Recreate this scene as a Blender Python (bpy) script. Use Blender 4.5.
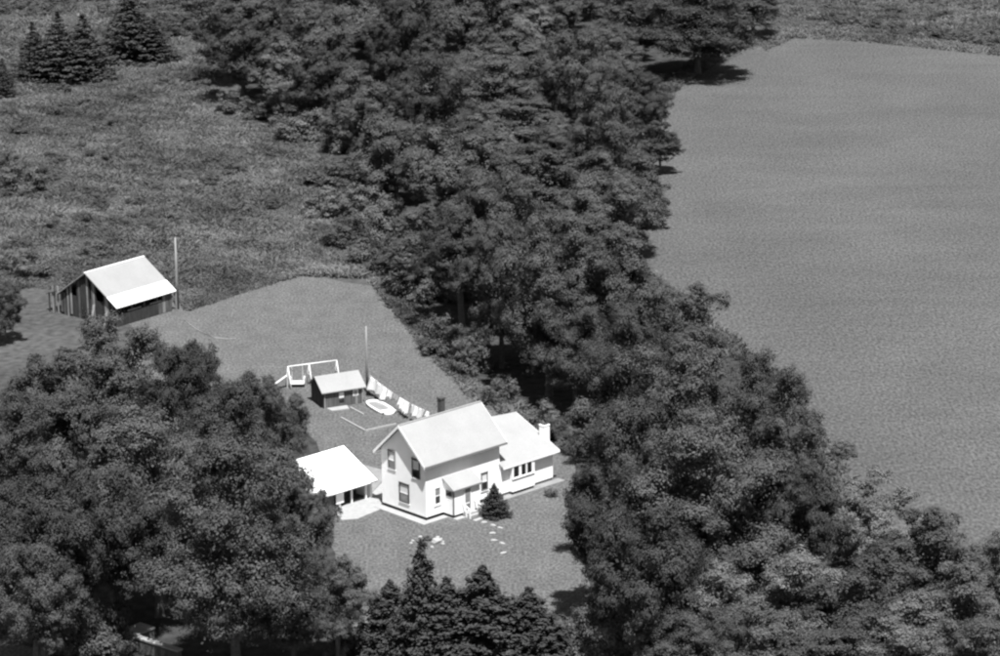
import bpy, math, random
import numpy as np
from mathutils import Vector, Matrix

for o in list(bpy.data.objects): bpy.data.objects.remove(o)
scene = bpy.context.scene
C = scene.collection

# ------------------------------------------------------------------ camera
CAM_H, PITCH, ROLL, FPX = 82.07, math.radians(16.0), -0.01188, 2850.0
cd = bpy.data.cameras.new('camera'); cam = bpy.data.objects.new('camera', cd); C.objects.link(cam)
cd.sensor_width = 36.0; cd.lens = FPX * 36.0 / 1000.0; cd.clip_start = 1.0; cd.clip_end = 9000.0
FW = Vector((0, math.cos(PITCH), -math.sin(PITCH))); UP0 = Vector((0, math.sin(PITCH), math.cos(PITCH))); RT0 = Vector((1, 0, 0))
RT = RT0 * math.cos(ROLL) + UP0 * math.sin(ROLL); UP = UP0 * math.cos(ROLL) - RT0 * math.sin(ROLL)
M = Matrix((RT, UP, -FW)).transposed().to_4x4(); M.translation = Vector((0, 0, CAM_H)); cam.matrix_world = M
scene.camera = cam

# ------------------------------------------------------------------ sky, sun, exposure
SUN_EL, SUN_A = math.radians(66), math.radians(14)
SD = Vector((math.cos(SUN_EL) * math.sin(SUN_A), -math.cos(SUN_EL) * math.cos(SUN_A), math.sin(SUN_EL)))
w = bpy.data.worlds.new('World'); scene.world = w; w.use_nodes = True
nt = w.node_tree; bg = nt.nodes['Background']
sky = nt.nodes.new('ShaderNodeTexSky'); sky.sky_type = 'NISHITA'; sky.sun_disc = False
sky.sun_elevation = SUN_EL; sky.sun_rotation = math.pi - SUN_A
bw = nt.nodes.new('ShaderNodeRGBToBW')                      # black-and-white film
nt.links.new(sky.outputs[0], bw.inputs[0]); nt.links.new(bw.outputs[0], bg.inputs[0]); bg.inputs[1].default_value = 0.055
sl = bpy.data.lights.new('sun', 'SUN'); sun = bpy.data.objects.new('sun', sl); C.objects.link(sun)
sl.energy = 4.6; sl.angle = math.radians(0.6); sl.color = (1, 1, 1)
sun.rotation_euler = (-SD).to_track_quat('-Z', 'Y').to_euler(); sun.location = (0, 200, 150)
vs = scene.view_settings; vs.view_transform = 'Standard'; vs.look = 'None'; vs.gamma = 1.0; vs.use_curve_mapping = False
vs.exposure = 1.15
scene.render.engine = 'CYCLES'
scene.cycles.max_bounces = 5; scene.cycles.diffuse_bounces = 3; scene.cycles.transparent_max_bounces = 4
try: scene.cycles.filter_width = 2.4
except Exception: pass

# ------------------------------------------------------------------ helpers
def ray(px, py): return FW * FPX + RT * (px - 500.0) + UP * (328.0 - py)
def G(px, py, z=0.0):
    d = ray(px, py); t = (z - CAM_H) / d.z
    return Vector((d.x * t, d.y * t, z))
def pxm(p): return FPX / (Vector(p) - Vector((0, 0, CAM_H))).length     # pixels per metre there

def mat(name, col=0.3, rough=0.85, spread=0.0, scale=4.0, bump=0.0, bscale=30.0, detail=4.0, objrand=0.0, coords='Object',
        stretch=None, spec=0.25, spread2=0.0, scale2=0.3, transl=0.0, islrand=0.0, wave=None, streak=None):
    m = bpy.data.materials.new(name); m.use_nodes = True
    n = m.node_tree.nodes; L = m.node_tree.links; b = n['Principled BSDF']
    b.inputs['Roughness'].default_value = rough
    b.inputs['Specular IOR Level'].default_value = spec
    tc = n.new('ShaderNodeTexCoord'); mp = n.new('ShaderNodeMapping')
    L.new(tc.outputs[coords], mp.inputs[0])
    if stretch: mp.inputs['Scale'].default_value = stretch
    val = n.new('ShaderNodeValue'); val.outputs[0].default_value = 1.0; cur = val.outputs[0]
    def mul(a, bsock):
        x = n.new('ShaderNodeMath'); x.operation = 'MULTIPLY'; L.new(a, x.inputs[0])
        L.new(bsock, x.inputs[1]); return x.outputs[0]
    def rng(sock, lo, hi, f0=0.3, f1=0.7):
        r = n.new('ShaderNodeMapRange'); r.inputs['From Min'].default_value = f0; r.inputs['From Max'].default_value = f1
        r.inputs['To Min'].default_value = lo; r.inputs['To Max'].default_value = hi; L.new(sock, r.inputs[0]); return r.outputs[0]
    for sp, sc in ((spread, scale), (spread2, scale2)):
        if sp:
            t = n.new('ShaderNodeTexNoise'); t.inputs['Scale'].default_value = sc; t.inputs['Detail'].default_value = detail
            L.new(mp.outputs[0], t.inputs[0]); cur = mul(cur, rng(t.outputs[0], 1 - sp, 1 + sp))
    if streak:    # swaths left by the mower
        m2 = n.new('ShaderNodeMapping'); m2.inputs['Scale'].default_value = streak[1]; m2.inputs['Rotation'].default_value = (0, 0, streak[2])
        t = n.new('ShaderNodeTexNoise'); t.inputs['Scale'].default_value = 1.0; t.inputs['Detail'].default_value = 7; t.inputs['Roughness'].default_value = 0.65; t.inputs['Distortion'].default_value = 0.6
        L.new(tc.outputs[coords], m2.inputs[0]); L.new(m2.outputs[0], t.inputs[0]); cur = mul(cur, rng(t.outputs[0], 1 - streak[0], 1 + streak[0]))
    if objrand:
        oi = n.new('ShaderNodeObjectInfo'); cur = mul(cur, rng(oi.outputs['Random'], 1 - objrand, 1 + objrand, 0, 1))
    if islrand:
        ge = n.new('ShaderNodeNewGeometry'); cur = mul(cur, rng(ge.outputs['Random Per Island'], 1 - islrand, 1 + islrand, 0, 1))
    base = n.new('ShaderNodeValue'); base.outputs[0].default_value = col; cur = mul(cur, base.outputs[0])
    L.new(cur, b.inputs['Base Color'])
    bn = None
    if bump:
        t = n.new('ShaderNodeTexNoise'); t.inputs['Scale'].default_value = bscale; t.inputs['Detail'].default_value = 3
        L.new(mp.outputs[0], t.inputs[0])
        bn = n.new('ShaderNodeBump'); bn.inputs['Strength'].default_value = bump; bn.inputs['Distance'].default_value = 0.1
        L.new(t.outputs[0], bn.inputs['Height']); L.new(bn.outputs[0], b.inputs['Normal'])
    if wave:      # lap of boards or courses of shingles, too fine to tell apart from the air
        t = n.new('ShaderNodeTexWave'); t.wave_profile = 'SAW'; t.bands_direction = wave[0]; t.inputs['Scale'].default_value = wave[1]
        L.new(mp.outputs[0], t.inputs[0])
        b2 = n.new('ShaderNodeBump'); b2.inputs['Strength'].default_value = wave[2]; b2.inputs['Distance'].default_value = 0.02
        L.new(t.outputs['Fac'], b2.inputs['Height'])
        if bn: L.new(bn.outputs[0], b2.inputs['Normal'])
        L.new(b2.outputs[0], b.inputs['Normal'])
    if transl:
        tr = n.new('ShaderNodeBsdfTranslucent'); L.new(cur, tr.inputs[0])
        mx = n.new('ShaderNodeMixShader'); mx.inputs[0].default_value = transl
        L.new(b.outputs[0], mx.inputs[1]); L.new(tr.outputs[0], mx.inputs[2])
        L.new(mx.outputs[0], n['Material Output'].inputs[0])
    return m

MT = dict(
    white=mat('white_paint', 0.88, 0.6, 0.03, 1.5, wave=('Z', 2.6, 0.25)),
    trim=mat('white_trim', 0.78, 0.6),
    roof=mat('light_shingles', 0.272, 0.8, 0.07, 9, spread2=0.05, scale2=0.6),
    wroof=mat('white_metal_roof', 0.80, 0.5, 0.02, 1.0),
    greyroof=mat('weathered_metal_roof', 0.25, 0.6, 0.06, 7, spread2=0.06, scale2=0.5),
    dark=mat('dark_paint', 0.045, 0.6),
    midtrim=mat('grey_window_trim', 0.16, 0.6),
    glass=mat('window_glass', 0.015, 0.08, spec=0.6),
    blind=mat('window_blind', 0.62, 0.8),
    greyglass=mat('curtained_glass', 0.22, 0.3, 0.2, 3),
    brickd=mat('sooty_brick', 0.06, 0.9, 0.25, 12, bump=0.3, bscale=20),
    wood=mat('weathered_wood', 0.085, 0.9, 0.35, 5, stretch=(1, 1, 0.15), bump=0.3, bscale=25),
    woodp=mat('pale_weathered_wood', 0.22, 0.9, 0.3, 5, stretch=(1, 1, 0.15)),
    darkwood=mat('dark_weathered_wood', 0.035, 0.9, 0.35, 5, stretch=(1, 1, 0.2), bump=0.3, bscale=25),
    inside=mat('unlit_interior', 0.03, 0.9),  # near-black: the shade indoors is put into the colour
    concrete=mat('pale_concrete', 0.28, 0.9, 0.10, 2.5, spread2=0.08, scale2=12),
    gravel=mat('grey_gravel', 0.19, 0.95, 0.15, 10, spread2=0.15, scale2=1.0),
    stone=mat('whitewashed_stone', 0.32, 0.9, 0.12, 4, bump=0.4, bscale=4),
    metalw=mat('white_tube', 0.72, 0.45),
    cloth=mat('white_cloth', 0.85, 0.9, 0.03, 2, transl=0.4),
    clothg=mat('grey_cloth', 0.30, 0.9, 0.1, 2, transl=0.2),
    pole=mat('grey_pole_wood', 0.21, 0.9, 0.2, 3, stretch=(1, 1, .1)),
    bark=mat('bark', 0.07, 0.95, 0.3, 4, bump=0.5, bscale=8),
    leaf=mat('broad_leaves', 0.053, 0.75, 0.16, 0.5, objrand=0.36, transl=0.06, islrand=0.30, spec=0.2),
    leaf2=mat('pale_broad_leaves', 0.088, 0.75, 0.16, 0.5, objrand=0.32, transl=0.08, islrand=0.30, spec=0.2),
    needle=mat('needles', 0.040, 0.75, 0.2, 0.8, objrand=0.12, transl=0.06, islrand=0.3, spec=0.15),
    weed=mat('tall_weeds', 0.122, 0.9, 0.42, 0.06, transl=0.3, islrand=0.12, spread2=0.30, scale2=0.25, spec=0.1),
    shrub=mat('shrub_leaves', 0.088, 0.8, 0.2, 0.8, objrand=0.3, transl=0.15, islrand=0.3, spec=0.15),
    lawn=mat('lawn_grass', 0.091, 0.95, 0.46, 4.5, bump=0.25, bscale=5, detail=4, spread2=0.12, scale2=0.45, stretch=(1, .6, 1), spec=0.05),
    field=mat('hayfield_grass', 0.074, 0.95, 0.46, 3.6, bump=0.25, bscale=4, detail=4, spread2=0.10, scale2=0.05, stretch=(1, .5, 1), streak=(.10, (.05, .12, 1), .25), spec=0.05),
    meadow=mat('rough_meadow', 0.06, 0.95, 0.35, 1.2, bump=1.0, bscale=2.5, detail=8, spread2=0.2, scale2=0.08, spec=0.05),
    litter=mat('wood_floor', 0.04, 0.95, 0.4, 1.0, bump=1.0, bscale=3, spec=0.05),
)

class MB:
    """collects shapes for ONE mesh object"""
    def __init__(s): s.v = []; s.f = []
    def add(s, vs, fs):
        k = len(s.v); s.v += [tuple(x) for x in vs]; s.f += [tuple(i + k for i in q) for q in fs]; return s
    def box(s, a, b):
        x0, y0, z0 = a; x1, y1, z1 = b
        return s.add([(x0,y0,z0),(x1,y0,z0),(x1,y1,z0),(x0,y1,z0),(x0,y0,z1),(x1,y0,z1),(x1,y1,z1),(x0,y1,z1)],
            [(3,2,1,0),(4,5,6,7),(0,1,5,4),(1,2,6,5),(2,3,7,6),(3,0,4,7)])
    def prism(s, ring0, ring1):
        n = len(ring0)
        return s.add(list(ring0) + list(ring1), [tuple(range(n))[::-1], tuple(range(n, 2 * n))] + [(i, (i + 1) % n, n + (i + 1) % n, n + i) for i in range(n)])
    def slab(s, quad, t):       # quad (top face), thickened straight down
        return s.prism([(x, y, z - t) for x, y, z in quad], quad)
    def tube(s, pts, rad, n=8):
        pts = [Vector(p) for p in pts]; rad = rad if isinstance(rad, (list, tuple)) else [rad] * len(pts)
        k = len(s.v); L = len(pts)
        for i, p in enumerate(pts):
            t = (pts[min(i + 1, L - 1)] - pts[max(i - 1, 0)]).normalized()
            a = t.orthogonal().normalized() if abs(t.z) < .99 else Vector((1, 0, 0)); c = t.cross(a).normalized(); a = c.cross(t)
            for j in range(n):
                q = 2 * math.pi * j / n; s.v.append(tuple(p + (a * math.cos(q) + c * math.sin(q)) * rad[i]))
        for i in range(L - 1):
            for j in range(n):
                s.f.append((k + i * n + j, k + i * n + (j + 1) % n, k + (i + 1) * n + (j + 1) % n, k + (i + 1) * n + j))
        s.f.append(tuple(k + j for j in range(n))[::-1]); s.f.append(tuple(k + (L - 1) * n + j for j in range(n)))
        return s
    def build(s, name, m, parent=None, smooth=False):
        me = bpy.data.meshes.new(name); me.from_pydata(s.v, [], s.f); me.validate(); me.update()
        if smooth: me.polygons.foreach_set('use_smooth', [True] * len(me.polygons))
        me.materials.append(MT[m] if isinstance(m, str) else m)
        o = bpy.data.objects.new(name, me); C.objects.link(o)
        if parent: o.parent = parent
        return o
def tag(o, label=None, cat=None, group=None, kind=None):
    if label: o['label'] = label
    if cat: o['category'] = cat
    if group: o['group'] = group
    if kind: o['kind'] = kind
    return o
def empty(name, loc, rz=0.0):
    o = bpy.data.objects.new(name, None); C.objects.link(o); o.location = loc; o.rotation_euler = (0, 0, rz); o.empty_display_size = 0.5; return o
def quadmesh(name, V, m):        # V: (n,4,3) numpy -> loose quads
    n = len(V); me = bpy.data.meshes.new(name)
    me.vertices.add(n * 4); me.vertices.foreach_set('co', V.astype(np.float32).ravel())
    me.loops.add(n * 4); me.loops.foreach_set('vertex_index', np.arange(n * 4, dtype=np.int32))
    me.polygons.add(n); me.polygons.foreach_set('loop_start', np.arange(0, n * 4, 4, dtype=np.int32)); me.polygons.foreach_set('loop_total', np.full(n, 4, dtype=np.int32))
    me.update(calc_edges=True); me.materials.append(MT[m]); return me
def leaves(P, N, size, rs):       # quads at P with normals N
    n = len(P); N = N / (np.linalg.norm(N, axis=1, keepdims=True) + 1e-9)
    A = rs.normal(size=(n, 3)); A -= N * (A * N).sum(1, keepdims=True); A /= np.linalg.norm(A, axis=1, keepdims=True) + 1e-9
    B = np.cross(N, A); sz = (size * rs.uniform(.6, 1.35, n))[:, None]
    return np.stack([P - A * sz * .62, P - B * sz * .38 + N * sz * .08, P + A * sz * .62, P + B * sz * .38 + N * sz * .08], 1)

# ------------------------------------------------------------------ the setting: ground sheets
def sheet(name, pts, z, m, sub=False):
    b = MB(); n = len(pts); b.v = [(p[0], p[1], z) for p in pts]; b.f = [tuple(range(n))]
    o = b.build(name, m); tag(o, kind='structure'); return o
def smooth_ring(pts, it=2):
    for _ in range(it):
        q = []
        for i in range(len(pts)):
            a, b = pts[i], pts[(i + 1) % len(pts)]
            q += [a * .75 + b * .25, a * .25 + b * .75]
        pts = q
    return pts
def wob(pts, seed, amp):
    r = random.Random(seed); return [p + Vector((r.uniform(-amp, amp), r.uniform(-amp, amp), 0)) for p in pts]
sheet('ground', [(-3000, -500, 0), (3000, -500, 0), (3000, 6000, 0), (-3000, 6000, 0)], 0, 'lawn')
FIELD = [(1300, 60), (1000, 50), (930, 44), (860, 36), (800, 30), (760, 46), (690, 78), (645, 105), (632, 190), (605, 245), (680, 300), (770, 360), (830, 440), (860, 500), (900, 560), (1000, 620), (1300, 660)]
sheet('hayfield', wob(smooth_ring([G(*p) for p in FIELD]), 1, .5), .02, 'field')
MEADOW = [(-400, -20), (-100, -60), (400, -60), (830, -60), (1300, -60), (1300, 76), (1000, 62), (930, 56), (860, 50), (800, 44), (770, 60), (600, 70), (300, 110), (420, 250), (380, 292), (300, 268), (240, 286), (182, 306), (170, 300), (110, 310), (150, 335), (60, 395), (0, 405), (-400, 405)]
sheet('meadow_ground', wob(smooth_ring([G(*p) for p in MEADOW]), 2, .5), .012, 'meadow')
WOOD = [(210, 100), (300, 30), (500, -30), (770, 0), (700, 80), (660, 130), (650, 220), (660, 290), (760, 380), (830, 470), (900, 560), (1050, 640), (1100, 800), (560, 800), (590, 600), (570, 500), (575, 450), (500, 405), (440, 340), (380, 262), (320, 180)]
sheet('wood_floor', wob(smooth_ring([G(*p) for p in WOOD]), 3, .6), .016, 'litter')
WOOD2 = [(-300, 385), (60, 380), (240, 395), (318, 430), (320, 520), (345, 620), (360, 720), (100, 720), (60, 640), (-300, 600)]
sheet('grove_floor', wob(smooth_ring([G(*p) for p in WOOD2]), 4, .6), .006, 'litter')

# ------------------------------------------------------------------ farmhouse
TH = -0.81305; HPHI = TH + math.pi / 2; HN = Vector((-6.419, 227.179, 0))
HB = Vector((math.cos(HPHI), math.sin(HPHI), 0)); HY = Vector((-math.sin(HPHI), math.cos(HPHI), 0))
def HL(x, y, z=0): return HN + HB * x + HY * y + Vector((0, 0, z))     # house frame -> world
house = empty('farmhouse', HN, HPHI)
tag(house, 'white two-storey farmhouse with pale shingle roof, lower side wing and small entry porch', 'house')
HW, HLn, HE, HR = 5.60, 8.60, 5.3, 2.546
SL = HR / (HW / 2); OR, OE = 0.48, 0.46
MB().box((.12, .12, -.1), (HLn - .12, HW - .12, .36)).build('foundation', 'dark', house)
b = MB(); b.prism([(0, 0, .34), (0, HW, .34), (0, HW, HE), (0, HW / 2, HE + HR), (0, 0, HE)][::-1], [(HLn, 0, .34), (HLn, HW, .34), (HLn, HW, HE), (HLn, HW / 2, HE + HR), (HLn, 0, HE)][::-1]).build('wall', 'white', house)
# main roof: two slopes
ze = HE - OE * SL + .14; zr = HE + HR + .14
def slope(name, quad, m, t=.13): return MB().slab(quad, t).build(name, m, house)
rf = slope('roof', [(-OR, -OE, ze), (HLn + OR, -OE, ze), (HLn + OR, HW / 2, zr), (-OR, HW / 2, zr)], 'roof')
rb = slope('roof', [(-OR, HW / 2 + .002, zr), (HLn + OR, HW / 2 + .002, zr), (HLn + OR, HW + OE, ze), (-OR, HW + OE, ze)], 'roof')
# rake boards, fascia, ridge cap
for y0, y1, z0, z1 in ((-OE, HW / 2 - .003, ze, zr), (HW / 2 + .005, HW + OE, zr, ze)):
    for x in (-OR - .032, HLn + OR + .004):
        MB().prism([(x, y0, z0 - .24), (x, y1, z1 - .24), (x, y1, z1 + .012), (x, y0, z0 + .012)], [(x + .028, y0, z0 - .24), (x + .028, y1, z1 - .24), (x + .028, y1, z1 + .012), (x + .028, y0, z0 + .012)]).build('rake_board', 'trim', rf)
MB().box((-OR, -OE - .05, ze - .19), (HLn + OR, -OE - .004, ze - .03)).build('gutter', 'midtrim', rf)
MB().box((-OR, HW / 2 - .08, zr - .05), (HLn + OR, HW / 2 + .08, zr + .03)).build('ridge_cap', 'roof', rf)
# dark brick chimney behind the ridge
ch = MB().box((4.62, 3.0, 6.6), (5.08, 3.46, 9.15)).build('chimney', 'brickd', house); ch['label'] = 'dark brick chimney behind the main ridge'
MB().box((4.57, 2.95, 9.06), (5.13, 3.51, 9.2)).build('chimney_cap', 'brickd', ch)
# wing
WX0, WX1, WY0, WYR = 8.604, 14.93, -.10, 5.0
WE, WOE, WO = 2.72, -.55, .42
b = MB(); zt = 2.86; zrw = 4.86
b.prism([(WX0, WY0, .3), (WX0, 9.6, .3), (WX0, 9.6, zt), (WX0, WYR, zrw), (WX0, WY0, zt)][::-1], [(WX1, WY0, .3), (WX1, 9.6, .3), (WX1, 9.6, zt), (WX1, WYR, zrw), (WX1, WY0, zt)][::-1]).build('wing_wall', 'white', house)
MB().box((WX0, WY0 + .1, -.1), (WX1 - .1, 9.5, .32)).build('wing_foundation', 'concrete', house)
zq = 2.82; zR = 5.1; zL = 5.62
wr = MB().add([(HLn - .1, WOE, zq), (WX1 + WO, WOE, zq), (WX1 + WO, WYR, zR), (HLn - .1, WYR, zL), (HLn - .1, WOE, zq - .14), (WX1 + WO, WOE, zq - .14), (WX1 + WO, WYR, zR - .14), (HLn - .1, WYR, zL - .14)],
    [(0, 1, 2), (0, 2, 3), (6, 5, 4), (7, 6, 4), (0, 4, 5, 1), (1, 5, 6, 2), (2, 6, 7, 3), (3, 7, 4, 0)]).build('wing_roof', 'roof', house)
MB().add([(HLn - .1, WYR + .003, zL), (WX1 + WO, WYR + .003, zR), (WX1 + WO, 10.3, zq), (HLn - .1, 10.3, zq), (HLn - .1, WYR + .003, zL - .14), (WX1 + WO, WYR + .003, zR - .14), (WX1 + WO, 10.3, zq - .14), (HLn - .1, 10.3, zq - .14)],
    [(0, 1, 2), (0, 2, 3), (6, 5, 4), (7, 6, 4), (0, 4, 5, 1), (1, 5, 6, 2), (2, 6, 7, 3), (3, 7, 4, 0)]).build('wing_roof', 'roof', house)
MB().box((HLn - .1, WOE - .05, zq - .18), (WX1 + WO, WOE - .004, zq - .02)).build('fascia', 'trim', wr)
x = WX1 + WO + .004
MB().prism([(x, WOE, zq - .22), (x, WYR, zR - .22), (x, WYR, zR + .012), (x, WOE, zq + .012)], [(x + .028, WOE, zq - .22), (x + .028, WYR, zR - .22), (x + .028, WYR, zR + .012), (x + .028, WOE, zq + .012)]).build('rake_board', 'trim', wr)
c2 = MB().box((14.95, .95, .0), (15.60, 1.60, 4.75)).build('chimney', 'white', house); c2['label'] = 'white painted chimney at the end of the wing'
MB().box((14.92, .92, 4.70), (15.63, 1.63, 4.79)).build('chimney_cap', 'trim', c2)
MB().box((15.05, 1.05, 4.6), (15.5, 1.5, 4.86)).build('flue', 'dark', c2)

def window(wall, a0, a1, z0, z1, trim, upper='blind', lower='glass', off=0.0, sill=True):
    """double-hung window on the gable wall ('x', a along y) or side wall ('y', a along x); frame proud of the wall"""
    def bx(p0, p1, q0, q1, d0, d1):
        if wall == 'x': return MB().box((-off - d1, p0, q0), (-off - d0, p1, q1))
        return MB().box((p0, off - d1, q0), (p1, off - d0, q1))
    W = MB(); t = .10
    for p in ((a0, a0 + t, z0, z1), (a1 - t, a1, z0, z1), (a0 + t, a1 - t, z1 - t, z1), (a0 + t, a1 - t, z0, z0 + t)):
        q = bx(p[0], p[1], p[2], p[3], -.01, .07); W.add(q.v, q.f)
    f = W.build('window', trim, house); zm = (z0 + z1) / 2
    bx(a0 + t, a1 - t, zm + .03, z1 - t, .004, .022).build('upper_pane', upper, f)
    bx(a0 + t, a1 - t, z0 + t, zm - .03, .004, .018).build('lower_pane', lower, f)
    bx(a0 + t, a1 - t, zm - .03, zm + .03, .004, .045).build('meeting_rail', 'trim', f)
    if sill: bx(a0 - .06, a1 + .06, z0 - .06, z0 - .003, 0, .085).build('sill', 'trim', f)
    if trim != 'trim': bx(a0 - .03, a1 + .03, z1 + .003, z1 + .06, 0, .10).build('head_trim', trim, f)
    return f
window('x', 3.80, 4.72, 3.66, 5.26, 'midtrim')
window('x', .68, 1.66, 3.56, 5.24, 'dark')
window('x', 2.10, 3.34, 1.00, 2.70, 'dark', 'blind', 'greyglass')
window('y', .92, 1.67, 1.16, 2.76, 'trim', 'greyglass', 'glass')
window('y', 6.36, 7.14, 1.08, 2.70, 'midtrim')
# bay with three tall panes
MB().box((9.62, -.52, .32), (12.30, WY0 - .003, 2.66)).build('bay', 'white', house)
for x0, x1 in ((9.74, 10.38), (10.66, 11.2), (11.37, 11.92)):
    MB().box((x0, -.535, 1.62), (x1, -.505, 2.6)).build('pane', 'glass', house)
    for xx in (x0 - .06, x1): MB().box((xx, -.575, 1.56), (xx + .06, -.50, 2.62)).build('mullion', 'trim', house)
MB().box((9.58, -.62, 1.50), (12.34, -.50, 1.56)).build('sill', 'trim', house)
# entry porch
PX0, PX1, PY = 2.0, 5.06, -1.25
MB().prism([(PX0, PY, .3), (PX0, -.004, .3), (PX0, -.004, 3.30), (PX0, PY, 2.55)][::-1], [(PX1, PY, .3), (PX1, -.004, .3), (PX1, -.004, 3.30), (PX1, PY, 2.55)][::-1]).build('porch_wall', 'white', house)
MB().box((PX0 + .1, PY + .1, -.1), (PX1 - .1, -.01, .32)).build('porch_foundation', 'dark', house)
pr = MB().slab([(PX0 - .16, PY - .2, 2.60), (PX1 + .16, PY - .2, 2.60), (PX1 + .16, -.006, 3.46), (PX0 - .16, -.006, 3.46)], .09).build('porch_roof', 'roof', house)
MB().box((PX0 - .16, PY - .24, 2.46), (PX1 + .16, PY - .204, 2.59)).build('gutter', 'midtrim', pr)
f = MB().box((PX0 - .05, -1.12, 1.9), (PX0 - .003, -.35, 2.42)).build('porch_window', 'midtrim', house)
MB().box((PX0 - .06, -1.06, 1.96), (PX0 - .052, -.41, 2.36)).build('pane', 'glass', f)
dr = MB().box((3.22, PY - .05, .32), (4.0, PY - .003, 2.44)).build('door', 'trim', house)
MB().box((3.32, PY - .062, 1.15), (3.90, PY - .052, 2.36)).build('pane', 'greyglass', dr)
MB().box((3.32, PY - .062, .45), (3.90, PY - .052, 1.0)).build('door_panel', 'midtrim', dr)
MB().box((3.84, PY - .10, 1.04), (3.90, PY - .066, 1.12)).build('handle', 'dark', dr)
MB().box((PX0 - .012, PY - .022, .3), (PX0 + .10, PY + .09, 2.5)).build('corner_board', 'midtrim', house)
st = MB(); 
for i, (z, y) in enumerate(((.30, -1.75), (.16, -2.1))): st.box((3.05, y, -.05), (4.35, PY - .006 - i * .5, z))
st = st.build('steps', 'concrete', house)
for xx in (3.02, 4.38):
    for yy, zz in ((-1.72, 1.0), (-2.18, .82)): MB().box((xx - .05, yy - .05, 0), (xx + .05, yy + .05, zz)).build('rail_post', 'trim', st)
    MB().prism([(xx - .04, -2.22, .72), (xx - .04, -1.3, 1.1), (xx - .04, -1.3, 1.2), (xx - .04, -2.22, .82)], [(xx + .04, -2.22, .72), (xx + .04, -1.3, 1.1), (xx + .04, -1.3, 1.2), (xx + .04, -2.22, .82)]).build('handrail', 'trim', st)
# concrete apron strip that runs round the base, walks and patio
def hsheet(name, pts, z, m, t=.05):
    pts = [HL(*p) for p in pts]
    o = MB().prism([(p.x, p.y, -.02) for p in pts], [(p.x, p.y, z) for p in pts]).build(name, m); tag(o, kind='structure'); return o
hsheet('house_apron', [(-.85, -.62), (1.9, -.62), (1.9, -1.75), (2.95, -1.75), (2.95, -1.2), (1.98, -1.2), (1.98, 0), (0, 0), (0, 5.9), (-.8, 5.9)][::-1], .07, 'concrete')
hsheet('wing_walk', [(5.2, -.85), (15.6, -.95), (15.6, -.05), (5.2, .0)], .05, 'gravel')
hsheet('path_slab', [(2.85, -3.05), (4.5, -3.0), (4.5, -2.6), (2.85, -2.65)], .06, 'concrete')
hsheet('patio', [(-4.9, 5.3), (-3.8, 4.55), (-.85, 4.95), (-.82, 5.92), (1.6, 5.92), (4.7, 10.6), (.9, 8.3), (-3.8, 8.0)], .06, 'concrete')
hsheet('gravel_yard', [(.95, 8.4), (4.7, 10.7), (6.3, 12.6), (5.9, 15.2), (1.2, 14.2)], .035, 'gravel')

# ------------------------------------------------------------------ garage
gar = empty('garage', HL(-5.9, 7.75), HPHI)
tag(gar, 'low garage with bright white roof and open posts beside the farmhouse', 'garage')
GL, GD, GE, GR = 6.6, 8.0, 1.78, 3.78
for xx in (2.95, 4.33, 5.95): MB().box((xx - .07, .02, 0), (xx + .07, .16, GE + .05)).build('post', 'trim', gar)
MB().box((GL - .16, .0, 0), (GL, GD, GE - .02)).build('side_wall', 'white', gar)
MB().prism([(GL - .15, 0, GE - .02), (GL - .15, GD, GE - .02), (GL - .15, GD / 2, GR - .13)], [(GL - .01, 0, GE - .02), (GL - .01, GD, GE - .02), (GL - .01, GD / 2, GR - .13)]).build('gable_wall', 'white', gar)
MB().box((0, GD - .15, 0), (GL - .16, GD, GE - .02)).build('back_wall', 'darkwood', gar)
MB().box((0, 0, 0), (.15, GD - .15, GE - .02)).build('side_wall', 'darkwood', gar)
MB().box((.15, 1.9, 0), (GL - .16, 2.0, GE)).build('inner_wall', 'wood', gar)
MB().box((2.5, -.04, .42), (3.35, .0, 1.45)).build('notice_board', 'trim', gar)
MB().box((0.15, 0.02, 0), (2.3, .10, 1.7)).build('front_panel', 'wood', gar)
gy = .42; gs = (GR - GE) / (GD / 2)
gr = MB().slab([(-.3, -gy, GE - gy * gs + .08), (GL + .3, -gy, GE - gy * gs + .08), (GL + .3, GD / 2, GR), (-.3, GD / 2, GR)], .1).build('roof', 'wroof', gar)
MB().slab([(-.3, GD / 2 + .003, GR), (GL + .3, GD / 2 + .003, GR), (GL + .3, GD + gy, GE - gy * gs + .08), (-.3, GD + gy, GE - gy * gs + .08)], .1).build('roof', 'wroof', gar)

# ------------------------------------------------------------------ garden shed
sa = math.radians(26); SP = Vector((-16.85, 259.0, 0)); shed = empty('garden_shed', SP, sa)
tag(shed, 'small weathered wooden garden shed with pale roof, behind the farmhouse', 'shed')
def SLoc(x, y, z=0): return SP + Vector((math.cos(sa) * x - math.sin(sa) * y, math.sin(sa) * x + math.cos(sa) * y, z))
sL, sW, sE, sR = 4.0, 3.1, 1.75, 2.75
b = MB(); b.prism([(.02, 0, 0), (.02, sW, 0), (.02, sW, sE), (.02, sW / 2, sR - .06), (.02, 0, sE)][::-1], [(sL, 0, 0), (sL, sW, 0), (sL, sW, sE), (sL, sW / 2, sR - .06), (sL, 0, sE)][::-1]).build('wall', 'wood', shed)
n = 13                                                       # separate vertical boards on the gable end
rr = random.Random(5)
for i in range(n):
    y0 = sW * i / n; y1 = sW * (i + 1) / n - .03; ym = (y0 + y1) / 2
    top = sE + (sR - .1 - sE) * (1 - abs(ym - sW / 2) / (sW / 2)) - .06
    MB().box((-.02 - rr.uniform(0, .015), y0, .02), (.018, y1, top)).build('board', 'darkwood', shed)  # darker wood than the front: shade of this end put into the colour
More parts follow.
